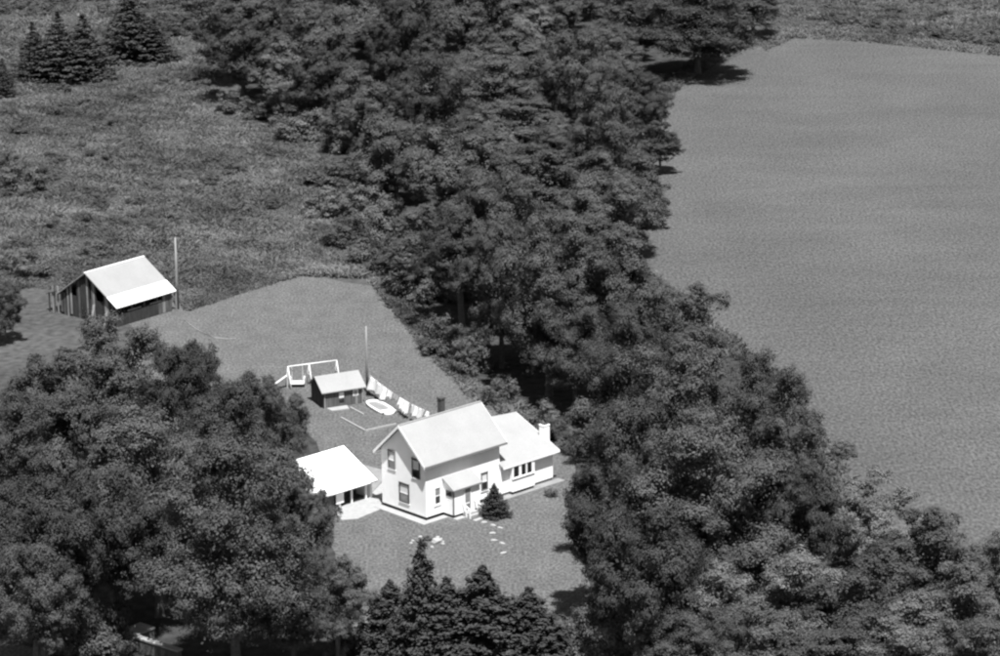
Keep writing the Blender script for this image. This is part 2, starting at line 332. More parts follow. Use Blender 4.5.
for i in range(16):                                          # boards of the front
    x0 = sL * i / 16; x1 = sL * (i + 1) / 16 - .025
    if 1.35 < x0 < 2.1: continue
    MB().box((x0, -.03 - rr.uniform(0, .015), .02), (x1, -.003, sE - .08)).build('board', rr.choice(['wood', 'wood', 'woodp', 'wood']), shed)
dd = MB().box((1.45, -.05, .05), (2.15, -.004, 1.55)).build('door', 'wood', shed)
MB().box((1.55, -.065, .85), (2.05, -.054, 1.4)).build('pane', 'blind', dd)
MB().box((1.55, -.065, .35), (2.05, -.054, .72)).build('pane', 'glass', dd)
f = MB().box((3.0, -.06, .85), (3.55, -.047, 1.45)).build('window', 'trim', shed); MB().box((3.08, -.072, .92), (3.47, -.063, 1.38)).build('pane', 'greyglass', f)
for xx in (0.02, sL - .1): MB().box((xx, -.09, 0), (xx + .1, -.05, sE - .05)).build('corner_board', 'woodp', shed)
so = .3; ss = (sR - sE) / (sW / 2)
sr = MB().slab([(-so, -so, sE - so * ss + .1), (sL + so, -so, sE - so * ss + .1), (sL + so, sW / 2, sR + .1), (-so, sW / 2, sR + .1)], .09).build('roof', 'greyroof', shed)
MB().slab([(-so, sW / 2 + .003, sR + .1), (sL + so, sW / 2 + .003, sR + .1), (sL + so, sW + so, sE - so * ss + .1), (-so, sW + so, sE - so * ss + .1)], .09).build('roof', 'greyroof', shed)
sp = MB().prism([SLoc(.35, -1.1, -.02), SLoc(2.1, -1.2, -.02), SLoc(2.3, -.15, -.02), SLoc(.2, -.1, -.02)], [SLoc(.35, -1.1, .07), SLoc(2.1, -1.2, .07), SLoc(2.3, -.15, .07), SLoc(.2, -.1, .07)]).build('shed_step_slab', 'concrete'); tag(sp, kind='structure')

# ------------------------------------------------------------------ swing set
SWZ = 2.15
A = G(288, 366.6, SWZ); B2 = G(308.8, 365.2, SWZ); D2 = G(336.6, 360.3, SWZ)
sw = empty('swing_set', (A.x, A.y, 0)); tag(sw, 'white tubular swing set behind the small wooden shed', 'swing set')
ax = (D2 - A); ax.z = 0; axn = ax.normalized(); nrm = Vector((-axn.y, axn.x, 0)); O0 = Vector((A.x, A.y, 0))
MB().tube([A - O0, D2 - O0], .055).build('top_bar', 'metalw', sw, True)
for t in (0.0, .43, 1.0):
    p = A + (D2 - A) * t - O0
    for s in (-1, 1): MB().tube([p, p + nrm * s * .85 - Vector((0, 0, SWZ))], .05).build('leg', 'metalw', sw, True)
    MB().tube([p + nrm * .42 - Vector((0, 0, 1.06)), p - nrm * .42 - Vector((0, 0, 1.06))], .03).build('cross_bar', 'metalw', sw, True)
for t in (.58, .72, .86):
    p = A + (D2 - A) * t - O0; s = MB().box((p.x - .22, p.y - .1, .48), (p.x + .22, p.y + .1, .53)).build('swing_seat', 'metalw', sw)
    for k in (-.2, .2): MB().tube([(p.x + k, p.y, .52), (p.x + k, p.y, SWZ)], .012, 5).build('chain', 'midtrim', s)
p = A + (D2 - A) * .2 - O0                                   # glider with two facing seats
gl = MB().box((p.x - .75, p.y - .45, .35), (p.x + .6, p.y + .45, .45)).build('glider_seat', 'metalw', sw)
MB().box((p.x - .8, p.y - .45, .46), (p.x - .7, p.y + .45, .95)).build('backrest', 'metalw', gl)
MB().box((p.x + .55, p.y - .45, .46), (p.x + .65, p.y + .45, .95)).build('backrest', 'metalw', gl)
for k in (-.6, .45): MB().tube([(p.x + k, p.y, .46), (p.x + k, p.y, SWZ)], .02, 5).build('hanger', 'metalw', gl)
# slide at the left end
q = A - O0; e = q - axn * 1.9
MB().prism([(q.x - .1, q.y - .25, 1.25), (q.x - .1, q.y + .25, 1.25), (e.x, e.y + .25, .25), (e.x, e.y - .25, .25)], [(q.x - .1, q.y - .25, 1.31), (q.x - .1, q.y + .25, 1.31), (e.x, e.y + .25, .31), (e.x, e.y - .25, .31)]).build('slide', 'metalw', sw)
MB().tube([(q.x - .12, q.y, .0), (q.x - .12, q.y, 1.25)], .03).build('slide_ladder', 'metalw', sw)
MB().tube([(e.x + .05, e.y, .0), (e.x + .05, e.y, .27)], .03).build('slide_foot', 'metalw', sw)

# ------------------------------------------------------------------ poles, clothes line, laundry
P1 = G(367.5, 393); tp = empty('tall_pole', P1); tag(tp, 'tall slim pale pole standing between the wooden shed and the laundry', 'pole')
MB().tube([(0, 0, -.05), (0, 0, 3.4), (.02, 0, 6.75)], [.13, .11, .085], 10).build('shaft', 'pole', tp, True)
MB().tube([(-.16, 0, 1.9), (.16, 0, 1.9)], .02, 6).build('hook', 'midtrim', tp)
P2 = G(178, 309); up_ = empty('utility_pole', P2); tag(up_, 'slim grey pole at the corner of the weathered barn', 'pole')
MB().tube([(0, 0, -.05), (0, 0, 4), (.03, 0, 7.9)], [.15, .13, .09], 10).build('shaft', 'pole', up_, True)
MB().tube([(0, 0, 7.9), (0, 0, 7.98)], [.07, .03], 10).build('cap', 'midtrim', up_)
LA = P1 + Vector((.16, 0, 1.9)); LB = G(432, 433.5) + Vector((0, 0, 2.0))
def lp(t): p = LA.lerp(LB, t); p.z -= .75 * 4 * t * (1 - t) * .5; return p
cl = empty('clothes_line', (LB.x, LB.y, 0)); tag(cl, 'clothes line strung from the tall pole towards the farmhouse', 'clothes line')
Lo = Vector((LB.x, LB.y, 0))
MB().tube([lp(i / 24) - Lo for i in range(25)], .014, 5).build('line', 'pole', cl)
MB().tube([(0, 0, -.05), (0, 0, 2.1)], .06, 8).build('post', 'pole', cl)
def laundry(name, t0, t1, drop0, drop1, m, label, seed):
    r = random.Random(seed); nx, nz = 12, 6; V = []; F = []
    d = (LB - LA); d.z = 0; d.normalize(); nn = Vector((-d.y, d.x, 0)); ph = r.uniform(0, 6)
    o0 = lp(t0)
    for i in range(nx + 1):
        t = t0 + (t1 - t0) * i / nx; top = lp(t); dr = drop0 + (drop1 - drop0) * i / nx + .08 * math.sin(i * 1.3 + ph)
        dr = min(dr, top.z - .1)
        for j in range(nz + 1):
            s = j / nz; w_ = (.05 + .09 * s) * math.sin(i * 1.5 + ph + s) - dr * s * (.30 + .10 * math.sin(i * .7 + ph))
            V.append(tuple(top + nn * w_ - Vector((0, 0, dr * s - .01)) - o0))
    for i in range(nx):
        for j in range(nz):
            a = i * (nz + 1) + j; F.append((a, a + 1, a + nz + 2, a + nz + 1))
    b = MB(); b.v = V; b.f = F; o = b.build(name, m, None, True); o.location = o0
    md = o.modifiers.new('thick', 'SOLIDIFY'); md.thickness = .012
    tag(o, label, 'laundry')
laundry('bed_sheet', .015, .30, 1.35, 1.15, 'cloth', 'large white bed sheet hanging nearest the tall pole', 1)
laundry('towel', .31, .40, .75, .55, 'cloth', 'small white towel hanging right of the large sheet', 2)
laundry('shirt', .41, .48, .55, .45, 'clothg', 'grey garment hanging between the white laundry pieces', 3)
laundry('towel', .50, .565, .75, .95, 'cloth', 'narrow white towel hanging in the middle of the line', 4)
laundry('bed_sheet', .57, .66, 1.15, 1.2, 'cloth', 'white sheet with folds hanging past mid line', 5)
laundry('bed_sheet', .70, .89, 1.05, 1.0, 'cloth', 'white sheet hanging beside the farmhouse roof', 6)
laundry('towel', .92, .96, .55, .5, 'cloth', 'tiny white cloth hanging at the house end of the line', 7)

# low white sandbox with raised rim beside the laundry
sbx = G(380.5, 409); sb = empty('sandbox', sbx, math.radians(-62)); tag(sb, 'low white oblong trough on the lawn below the hanging laundry', 'trough')
ring = lambda rx, ry, z, n=20: [(rx * math.copysign(abs(math.cos(a)) ** .7, math.cos(a)), ry * math.copysign(abs(math.sin(a)) ** .7, math.sin(a)), z) for a in [2 * math.pi * i / n for i in range(n)]]
o_, i_, n = ring(2.3, .75, .02), ring(1.95, .5, .34), 20
b = MB(); R0, R1, R2, R3 = ring(2.2, .75, 0), ring(2.3, .85, .30), ring(2.16, .72, .30), ring(2.1, .66, .16)
b.v = R0 + R1 + R2 + R3
for k in range(3): b.f += [(k * n + i, k * n + (i + 1) % n, (k + 1) * n + (i + 1) % n, (k + 1) * n + i) for i in range(n)]
b.build('rim', 'metalw', sb, True)
b = MB(); b.v = ring(2.11, .67, .17); b.f = [tuple(range(n))]; b.build('sand', 'gravel', sb)
for xx in (1.5, 1.9): MB().box((xx - .12, -.70, .30), (xx + .12, .70, .34)).build('seat_board', 'metalw', sb)
# edging boards of the garden plot
def edging(name, pts, label):
    o0 = pts[0]; b = MB()
    for a, c in zip(pts[:-1], pts[1:]):
        d = (c - a).normalized(); s = Vector((-d.y, d.x, 0)) * .07
        b.prism([a - s - o0, c - s - o0, c + s - o0, a + s - o0], [p - o0 + Vector((0, 0, .16)) for p in (a - s, c - s, c + s, a + s)])
    o = b.build(name, 'concrete'); o.location = o0; tag(o, label, 'edging')
edging('garden_edging', [G(341, 418.5), G(365.2, 431.6), G(396, 424.8)], 'pale angled edging strip along two sides of the garden plot')
edging('garden_edging', [G(350.5, 408.5), G(363.5, 415.3)], 'short pale edging strip near the wooden shed door')
# curved pale hose on the lawn
hp = [G(x, y) for x, y in ((184, 320), (190, 325), (197, 330), (206, 334.5), (216, 338), (227, 339.5), (236, 339))]
o = MB().tube([p - hp[0] + Vector((0, 0, .05)) for p in hp], .05, 6).build('garden_hose', 'pole', None, True); o.location = hp[0]
tag(o, 'thin pale hose lying in a curve across the lawn', 'hose')

# ------------------------------------------------------------------ barn
ba = math.radians(51); BD = Vector((math.cos(ba), math.sin(ba), 0)); BYv = Vector((-BD.y, BD.x, 0))
bL, bW, bE, bR = 8.0, 8.6, 2.35, 5.2
bN = G(172, 310.5) - BD * bL
barn = empty('barn', bN, ba); tag(barn, 'weathered wooden barn with bright metal roof at the meadow edge', 'barn')
ov = .38; bs = (bR - bE) / (bW / 2)
def bz(y): return bE + bs * y + .1
ycut = bW / 2 * .24
ro = MB().slab([(-ov, ycut, bz(ycut)), (bL + ov, ycut, bz(ycut)), (bL + ov, bW / 2, bz(bW / 2)), (-ov, bW / 2, bz(bW / 2))], .1).build('roof', 'greyroof', barn)
ro2 = MB().slab([(-ov, -ov, bz(-ov) + .012), (bL + ov, -ov, bz(-ov) + .012), (bL + ov, ycut, bz(ycut) + .012), (-ov, ycut, bz(ycut) + .012)], .09).build('roof_sheet', 'wroof', barn); ro2['label'] = 'brighter strip of metal sheets along the eave'
MB().slab([(-ov, bW / 2 + .003, bz(bW / 2)), (bL + ov, bW / 2 + .003, bz(bW / 2)), (bL + ov, bW + ov, bz(-ov)), (-ov, bW + ov, bz(-ov))], .1).build('roof', 'greyroof', barn)
MB().box((-ov, bW / 2 - .12, bz(bW / 2) - .04), (bL + ov, bW / 2 + .12, bz(bW / 2) + .03)).build('ridge_cap', 'wroof', barn)
rr = random.Random(11)
nb = 34
for i in range(nb):                                           # gable end: single boards, some missing
    y0 = bW * i / nb; y1 = y0 + bW / nb - rr.uniform(.02, .06); ym = (y0 + y1) / 2
    if i in (8, 9, 10, 11, 15, 24, 25, 26): continue
    top = bE + bs * (bW / 2 - abs(ym - bW / 2)) - .02
    z0 = rr.choice([0, 0, 0, .3])
    MB().box((-.04 - rr.uniform(0, .04), y0, z0), (.0, y1, top - rr.choice([0, 0, .1, .25]))).build('board', rr.choice(['darkwood', 'darkwood', 'wood', 'woodp'] if i > 4 else ['darkwood', 'wood']), barn)
MB().box((.02, .05, 0), (.06, bW - .05, bE)).build('inner_wall', 'darkwood', barn)
MB().box((.05, bW - .06, 0), (bL - .05, bW, bE)).build('back_wall', 'darkwood', barn)
MB().prism([(bL - .06, 0, 0), (bL - .06, bW, 0), (bL - .06, bW, bE), (bL - .06, bW / 2, bR - .05), (bL - .06, 0, bE)], [(bL, 0, 0), (bL, bW, 0), (bL, bW, bE), (bL, bW / 2, bR - .05), (bL, 0, bE)]).build('end_wall', 'wood', barn)
for xx in (.05, 2.2, 4.0, 5.9, 7.85): MB().box((xx - .09, -.02, 0), (xx + .09, .14, bE + .02)).build('post', 'woodp' if xx > 7 else 'wood', barn)
MB().box((.1, 1.6, 0), (bL - .1, 1.65, bE + .9)).build('inner_wall', 'inside', barn)  # panel behind the open band, painted dark to stand for interior shade
for i in range(40):                                           # front: low boarding under an open band
    x0 = bL * i / 40; x1 = x0 + bL / 40 - rr.uniform(.012, .04)
    hgt = 1.35 if x0 < 6.5 else 2.05
    if 3.9 < x0 < 6.4: hgt = 1.45
    MB().box((x0, -.07 - rr.uniform(0, .02), .05), (x1, -.025, hgt + rr.uniform(-.05, .05))).build('board', 'darkwood' if x0 < 6.0 else rr.choice(['wood', 'wood', 'woodp']), barn)
for xa, xb in ((1.4, 3.4), (4.7, 6.4)): MB().box((xa, -.13, 1.42), (xb, -.085, 1.55)).build('rail', 'woodp', barn)
MB().box((8.35, -.3, 0), (8.5, -.15, 2.25)).build('post', 'woodp', barn)
for i, (yy, ln) in enumerate(((bW + .3, 3.0), (bW + .75, 2.6), (bW + 1.0, 2.9), (bW + 1.5, 2.2))):   # lean-to boards at the far corner of the gable
    MB().box((-.1 - .05 * i, yy, 0), (-.02 - .05 * i, yy + .17, ln)).build('board', ['woodp', 'wood', 'woodp', 'darkwood'][i], barn)
MB().slab([(-.3, bW + ov + .01, 2.55), (4, bW + ov + .01, 2.55), (4, bW + 2.0, 2.0), (-.3, bW + 2.0, 2.0)], .08).build('lean_to_roof', 'darkwood', barn)
MB().box((3.7, bW + 1.75, 0), (3.85, bW + 1.9, 2.0)).build('post', 'wood', barn)
for i, (yy, hh) in enumerate(((1.2, 1.5), (2.0, .8), (3.1, 1.9))):
    b = MB().prism([(-.75, yy, 0), (-.70, yy, 0), (-.70, yy + .3, 0), (-.75, yy + .3, 0)], [(-.14, yy + .1, hh), (-.09, yy + .1, hh), (-.09, yy + .4, hh), (-.14, yy + .4, hh)]).build('leaning_plank', None or 'woodp')
    b.parent = barn

# low pale wall at the bottom edge; lit top, shaded sides put into colours
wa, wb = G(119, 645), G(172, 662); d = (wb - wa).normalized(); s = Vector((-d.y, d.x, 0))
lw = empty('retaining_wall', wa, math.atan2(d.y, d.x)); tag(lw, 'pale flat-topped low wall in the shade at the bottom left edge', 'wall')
MB().box((0, 0, -.1), (6.2, .42, .95)).build('shaded_body', 'wood', lw); MB().box((-.08, -.06, .953), (6.28, .48, 1.08)).build('lit_top', 'concrete', lw)
MB().box((-.0, .48, -.1), (1.5, 2.3, .92)).build('shaded_pier', 'wood', lw); MB().box((-.06, .485, .93), (1.56, 2.36, 1.07)).build('lit_top', 'concrete', lw)

# ------------------------------------------------------------------ stones
def stone_mesh(seed):
    r = np.random.RandomState(seed); n, k = 9, 5; V = []; F = []
    for j in range(k + 1):
        ph = math.pi / 2 * j / k
        for i in range(n):
            a = 2 * math.pi * i / n; q = 1 + r.uniform(-.16, .16)
            V.append((math.cos(a) * math.cos(ph) ** .6 * q, math.sin(a) * math.cos(ph) ** .6 * q, math.sin(ph) * (.8 + r.uniform(-.08, .08)) - .05))
    for j in range(k):
        for i in range(n): F.append((j * n + i, j * n + (i + 1) % n, (j + 1) * n + (i + 1) % n, (j + 1) * n + i))
    me = bpy.data.meshes.new('stone'); me.from_pydata(V, [], F); me.materials.append(MT['stone']); return me
SM = [stone_mesh(i) for i in range(4)]
def stone(p, r, label, group=None, name='whitewashed_stone', sz=(1, 1, 1), rz=0):
    o = bpy.data.objects.new(name, random.Random(int(p.x * 100)).choice(SM)); C.objects.link(o); o.location = p
    o.scale = (r * sz[0], r * sz[1], r * sz[2]); o.rotation_euler = (0, 0, rz); tag(o, label, 'stone', group)
for x, y, rz in ((493, 525.5, -.6), (500, 528, -.8), (492.3, 533.3, .2), (494, 540.5, -.3), (502, 543.5, -.6), (503.5, 553, .3), (484, 522.5, 0)):
    stone(G(x, y), .17, 'whitewashed stone in the arc on the front lawn', 'stones in an arc on the front lawn', sz=(1.7, .9, .8), rz=rz)
fc = G(427.5, 542)
for i in range(15):
    a = 2 * math.pi * i / 15
    if i in (3, 4, 6, 9, 10, 13): continue
    stone(fc + Vector((math.cos(a) * (1.3 + .12 * math.sin(i * 5)), math.sin(a) * 1.35, 0)), .11 + .07 * abs(math.sin(i * 2.3)), 'whitewashed stone ringing the round flower bed', 'stones round the flower bed', rz=i)
stone(fc + Vector((.75, .1, 0)), .42, 'largest white boulder inside the round flower bed', name='white_boulder')
stone(G(362, 640), .52, 'bright white boulder among the bushes at the bottom', name='white_boulder', sz=(1, .8, 1))
stone(G(369, 647), .26, 'small pale rock beside the bright boulder at the bottom', name='pale_rock')
stone(G(377, 636), .3, 'flat pale rock above the bright boulder at the bottom', name='pale_rock', sz=(1.5, .7, .6))
bk = G(397.5, 288); bu = empty('bucket', bk); tag(bu, 'small white bucket at the lawn edge below the bushes', 'bucket')
MB().tube([(0, 0, 0), (0, 0, .45)], [.2, .27], 10).build('body', 'metalw', bu); MB().tube([(-.26, 0, .44), (-.18, 0, .62), (0, 0, .7), (.18, 0, .62), (.26, 0, .44)], .02, 5).build('handle', 'dark', bu)

# ------------------------------------------------------------------ trees: crown and trunk meshes, shared by copies
def fib(n, rs):
    i = np.arange(n) + .5; ph = np.arccos(1 - 2 * i / n); th = math.pi * (1 + 5 ** .5) * i + rs.uniform(0, 6)
    return np.stack([np.cos(th) * np.sin(ph), np.sin(th) * np.sin(ph), np.cos(ph)], 1)
def unit(a): return a / (np.linalg.norm(a, axis=-1, keepdims=True) + 1e-9)
def crown(seed, R, H, zb, nl, nc, ns, nlf, leaf, m='leaf', lob=.30, cl=(.11, .20), spr=.055, flat=.62, cone=0.0, low=.42, inner=1.0):
    """boughs > clumps > sprays > leaves, every size uneven"""
    rs = np.random.RandomState(seed); zc = zb + (H - zb) * low
    D = unit(fib(nl, rs) + rs.normal(0, .25, (nl, 3))); az = np.where(D[:, 2] > 0, H - zc, zc - zb)
    LC = D * np.stack([np.full(nl, R), np.full(nl, R), az], 1) * rs.uniform(.42, .80, (nl, 1)); LR = lob * R * rs.uniform(.6, 1.3, nl)
    if cone:
        t = np.clip((LC[:, 2] + zc - zb) / (H - zb), 0, 1); f_ = np.maximum(1 - cone * t, .1); LC[:, :2] *= f_[:, None] * (1 + .3 * cone); LR *= .35 + .65 * f_
    # clumps on the boughs
    ci = np.repeat(np.arange(nl), nc); cd_ = unit(rs.normal(size=(nl * nc, 3)) + unit(LC[ci]) * .9 + np.array([0, 0, .45]))
    CC = LC[ci] + cd_ * (LR[ci] * rs.uniform(.55, 1.15, nl * nc))[:, None] * np.array([1, 1, .85])
    CR = R * (cl[0] + (cl[1] - cl[0]) * rs.rand(nl * nc) ** 1.7) * (LR[ci] / (lob * R)) ** .5
    # sprays on the clumps
    si = np.repeat(np.arange(len(CC)), ns); su = unit(rs.normal(size=(len(si), 3)) + np.array([0, 0, .35]) + cd_[si] * .25)
    tilt = rs.normal(0, .22, (len(CC), 2))
    off = su * (CR[si] * rs.uniform(.35, 1.08, len(si)))[:, None] * np.array([1.1, 1.1, flat])
    off[:, 2] += (off[:, :2] * tilt[si]).sum(1); SC = CC[si] + off
    # leaves
    li = np.repeat(np.arange(len(SC)), nlf); lu = rs.normal(size=(len(li), 3))
    P = SC[li] + lu * spr * R * np.array([.62, .62, .45]) * rs.uniform(.6, 1.4, len(li))[:, None]
    N = su[li] * np.array([1, 1, 1.15]) * .9 + cd_[si][li] * .35 + unit(lu) * .35 + np.array([0, 0, .2]) + rs.normal(0, .22, (len(li), 3))
    k = int(len(li) * .06 * inner); q = rs.randint(0, nl, k)
    Pi = LC[q] * rs.uniform(.3, .9, (k, 1)) + rs.normal(size=(k, 3)) * (LR[q] * .28)[:, None]
    V = np.concatenate([leaves(P, N, leaf, rs), leaves(Pi, rs.normal(size=(k, 3)), leaf * 1.8, rs)])
    V[:, :, 2] += zc; q = V.reshape(-1, 3)
    kz = (H - zb) / (np.percentile(q[:, 2], 99.95) - zb); kr = R / np.percentile(np.hypot(q[:, 0], q[:, 1]), 98.5)
    V[:, :, :2] *= kr; V[:, :, 2] = zb + (V[:, :, 2] - zb) * kz; V[:, :, 2] = np.maximum(V[:, :, 2], .03)
    return quadmesh('crown', V, m), LC * np.array([kr, kr, 1]) + np.array([0, 0, zc])
def trunk(seed, H, zb, LC, r0):
    rs = random.Random(seed); b = MB(); top = H * .72
    pts = [(0, 0, -.15), (0, 0, .3), (rs.uniform(-.1, .1), rs.uniform(-.1, .1), zb), (rs.uniform(-.3, .3), rs.uniform(-.3, .3), (zb + top) / 2), (0, 0, top)]
    b.tube(pts, [r0 * 1.25, r0, r0 * .85, r0 * .5, r0 * .15], 8)
    for c in LC[:9]:
        z = max(zb * .9, c[2] - 2.2 * H / 16); s = Vector((0, 0, min(z, top * .9)))
        e = Vector(c); b.tube([s, s.lerp(e, .5) + Vector((0, 0, -.2)), e], [r0 * .38, r0 * .25, r0 * .08], 6)
    me = bpy.data.meshes.new('trunk'); me.from_pydata(b.v, [], b.f); me.update(); me.materials.append(MT['bark']); return me
def spruce(seed, R, H, m='needle', tiers=15, zn=.05, droop=.28, size=.26, dens=1.0):
    rs = np.random.RandomState(seed); quads = []
    for k in range(tiers):
        t = k / (tiers - 1); z = .35 + (H - .7) * t; r = R * (1 - t) ** .85 + .12; nb_ = int(7 + 7 * (1 - t)); a0 = rs.uniform(0, 6)
        for j in range(nb_):
            a = a0 + 2 * math.pi * j / nb_ + rs.normal(0, .12); L_ = r * rs.uniform(.75, 1.12); n = int((16 + 46 * (1 - t)) * dens)
            s = rs.uniform(.12, 1, n) ** .8; wdt = (.42 * L_ * s * (1.25 - s) + .05) * rs.uniform(-1, 1, n)
            zz = z + rs.normal(0, zn, n) + rs.normal(0, zn * 1.5) - droop * L_ * s + .20 * L_ * s ** 3
            P = np.stack([math.cos(a) * L_ * s - math.sin(a) * wdt, math.sin(a) * L_ * s + math.cos(a) * wdt, zz], 1)
            N = np.stack([rs.normal(0, .35, n) + .25 * math.cos(a), rs.normal(0, .35, n) + .25 * math.sin(a), np.ones(n)], 1)
            quads.append(leaves(P, N, size, rs))
    n = 60; P = np.stack([rs.normal(0, .07, n), rs.normal(0, .07, n), H - rs.uniform(0, .9, n)], 1); quads.append(leaves(P, rs.normal(size=(n, 3)), .16, rs))
    V = np.concatenate(quads); V[:, :, 2] = np.maximum(V[:, :, 2], .03)
    return quadmesh('crown', V, m)
KIND = {}
def reg(key, crown_me, trunk_me, R, H): KIND[key] = (crown_me, trunk_me, R, H)
for i, (R, H, zb, nl, lob, cl) in enumerate(((6.0, 16, 2.6, 24, .32, (.10, .22)), (6.0, 15, 2.2, 20, .35, (.11, .24)), (5.5, 16, 4.6, 20, .34, (.11, .24)), (6.5, 17, 2.4, 30, .28, (.09, .19)))):
    me, LC = crown(100 + i, R, H, zb, nl, 11, 15, int(84000 / nl / 11 / 15), .16, 'leaf', lob, cl, flat=(.75, .62, .85, .65)[i]); reg('maple%d' % i, me, trunk(i, H, zb, LC, .38), R, H)
for i, (R, H, zb, m) in enumerate(((5.0, 13, 1.4, 'leaf2'), (4.5, 14, 2.2, 'leaf'), (5.0, 12, 1.2, 'leaf2'))):
    me, LC = crown(200 + i, R, H, zb, 26, 11, 14, 13, .14, m, .30, (.08, .19), .05, .85, cone=.3); reg('ash%d' % i, me, trunk(20 + i, H, zb, LC, .28), R, H)
for i in range(2):
    reg('spruce%d' % i, spruce(300 + i, 2.9, 9.5, 'needle', (14, 17)[i], .10, .2, .24, 1.2), trunk(30 + i, 9.5, .5, np.zeros((0, 3)), .2), 2.9, 9.5)
for i in range(2):
    me, LC = spruce(400 + i, 2.7, 7.5, 'needle', 17, .13, .05, .19, 2.0), np.zeros((0, 3)); reg('cedar%d' % i, me, trunk(40 + i, 7.5, .4, LC, .15), 2.6, 7.5)
for i in range(4):
    me, LC = crown(500 + i, 1.9, 2.6, .05, 12, 9, 9, 11, .11, 'shrub', .40, (.13, .28), .09, .8, low=.25); reg('bush%d' % i, me, trunk(50 + i, 2.6, .15, LC, .07), 1.9, 2.6)
rt = random.Random(77)
def plant(kind, p, R, H, name, label, cat, group=None, rz=None):
    cm, tm, R0, H0 = KIND[kind]
    e = empty(name, (p.x, p.y, 0), rt.uniform(0, 6.28) if rz is None else rz); tag(e, label, cat, group)
    sc = (R / R0, R / R0, H / H0)
    for nme, me in (('trunk', tm), ('crown', cm)):
        o = bpy.data.objects.new(nme, me); C.objects.link(o); o.parent = e; o.scale = sc
    return e
def tree(kind, tx, ty, W, H, label, group=None, name='broadleaf_tree', cat='tree'):
    """crown top seen at tx,ty of the photograph, real height H: its foot follows"""
    p = G(tx, ty, H); R = W / 2 / pxm(p) * .95; p.z = 0
    return plant(kind, p, R, H, name, label, cat, group)

# left grove: big maples
for k, tx, ty, W, H, lab in (
    (0, 108, 316, 140, 15, 'broad maple whose top hides the foot of the weathered barn'),
    (1, 184, 343, 104, 14.5, 'rounded maple right of the barn, near the curved hose'),
    (2, 55, 352, 120, 14, 'maple left of the one below the barn, near left edge'),
    (3, 10, 392, 140, 14.5, 'maple on the left edge of the grove, level with the swing set'),
    (1, 256, 374, 92, 12.5, 'maple nearest to the swing set and wooden shed'),
    (0, 218, 380, 130, 16, 'maple just left of the one nearest the swing set'),
    (3, 150, 408, 175, 17, 'wide maple in the middle of the left grove'),
    (2, 80, 425, 150, 16, 'dark maple in the middle of the grove towards the left edge'),
    (3, 228, 440, 215, 18.5, 'largest maple of the left grove, just left of the garage'),
    (0, 35, 478, 160, 15, 'maple at left edge below the middle of the grove'),
    (2, 105, 462, 130, 15, 'lower maple in the left grove above the pale low wall'),
    (2, 286, 462, 84, 10.5, 'maple overhanging the left end of the garage roof'),
    (2, 283, 388, 66, 9.5, 'slim low maple below the swing set'),
    (0, 312, 486, 62, 9.0, 'small maple in front of the garage posts'),
    (3, 290, 548, 110, 9.5, 'low front tree of the left grove below the garage'),
    (2, 335, 560, 84, 8.5, 'rightmost low maple of the left grove by the front lawn'),
    (2, 30, 540, 110, 12, 'low maple at the bottom left above the patch of grass'),
):
    tree('maple%d' % k, tx, ty, W, H, lab, name='maple_tree')
tree('bush0', 75, 606, 90, 4.0, 'loose bush at the bottom left corner beside the grass patch', name='bush', cat='bush')
tree('bush1', 110, 598, 60, 4.5, 'upright bush left of the pale low wall', name='bush', cat='bush')
tree('maple1', 2, 282, 54, 6.5, 'small dark tree cut by the left edge below the meadow', name='small_tree')
# bottom centre
tree('cedar0', 421, 540, 92, 11, 'pointed dark conifer in front of the round flower bed', name='conifer')
tree('cedar1', 390, 580, 100, 6.5, 'ragged conifer left of the pointed one at the bottom', name='conifer')
tree('cedar1', 482, 566, 150, 9, 'broad dark conifer at the bottom, right of the pointed one', name='conifer')
tree('cedar0', 446, 578, 130, 8, 'conifer squeezed between the pointed and the broad one', name='conifer')
tree('cedar0', 528, 588, 125, 6.5, 'conifer right of the broad one at the bottom edge', name='conifer')
tree('bush2', 575, 606, 80, 3.6, 'rounded light bush at the bottom right of the lawn', name='bush', cat='bush')
tree('bush3', 612, 616, 80, 4.5, 'rounded light bush under the dark shade at the bottom', name='bush', cat='bush')
tree('bush1', 345, 612, 60, 3.6, 'small light bush above the bright boulder', name='bush', cat='bush')
tree('bush0', 388, 640, 60, 2.6, 'low bush right of the bright boulder at the bottom', name='bush', cat='bush')
pl = HL(5.0, -3.1); plant('cedar0', pl, 1.45, 2.9, 'conifer_shrub', 'small dark conifer shrub beside the porch steps', 'shrub')
for x, y, R, H, lab in ((552, 496, .7, .8, 'low plant at the right corner of the wing'), (428, 540, .45, .4, 'low flowering plant inside the ring of white stones'), (555, 440, 1.5, 2.2, 'bush behind the white wing chimney')):
    plant('bush%d' % (int(x) % 4), G(x, y), R, H, 'low_plant' if R < 1 else 'bush', lab, 'plant' if R < 1 else 'bush')
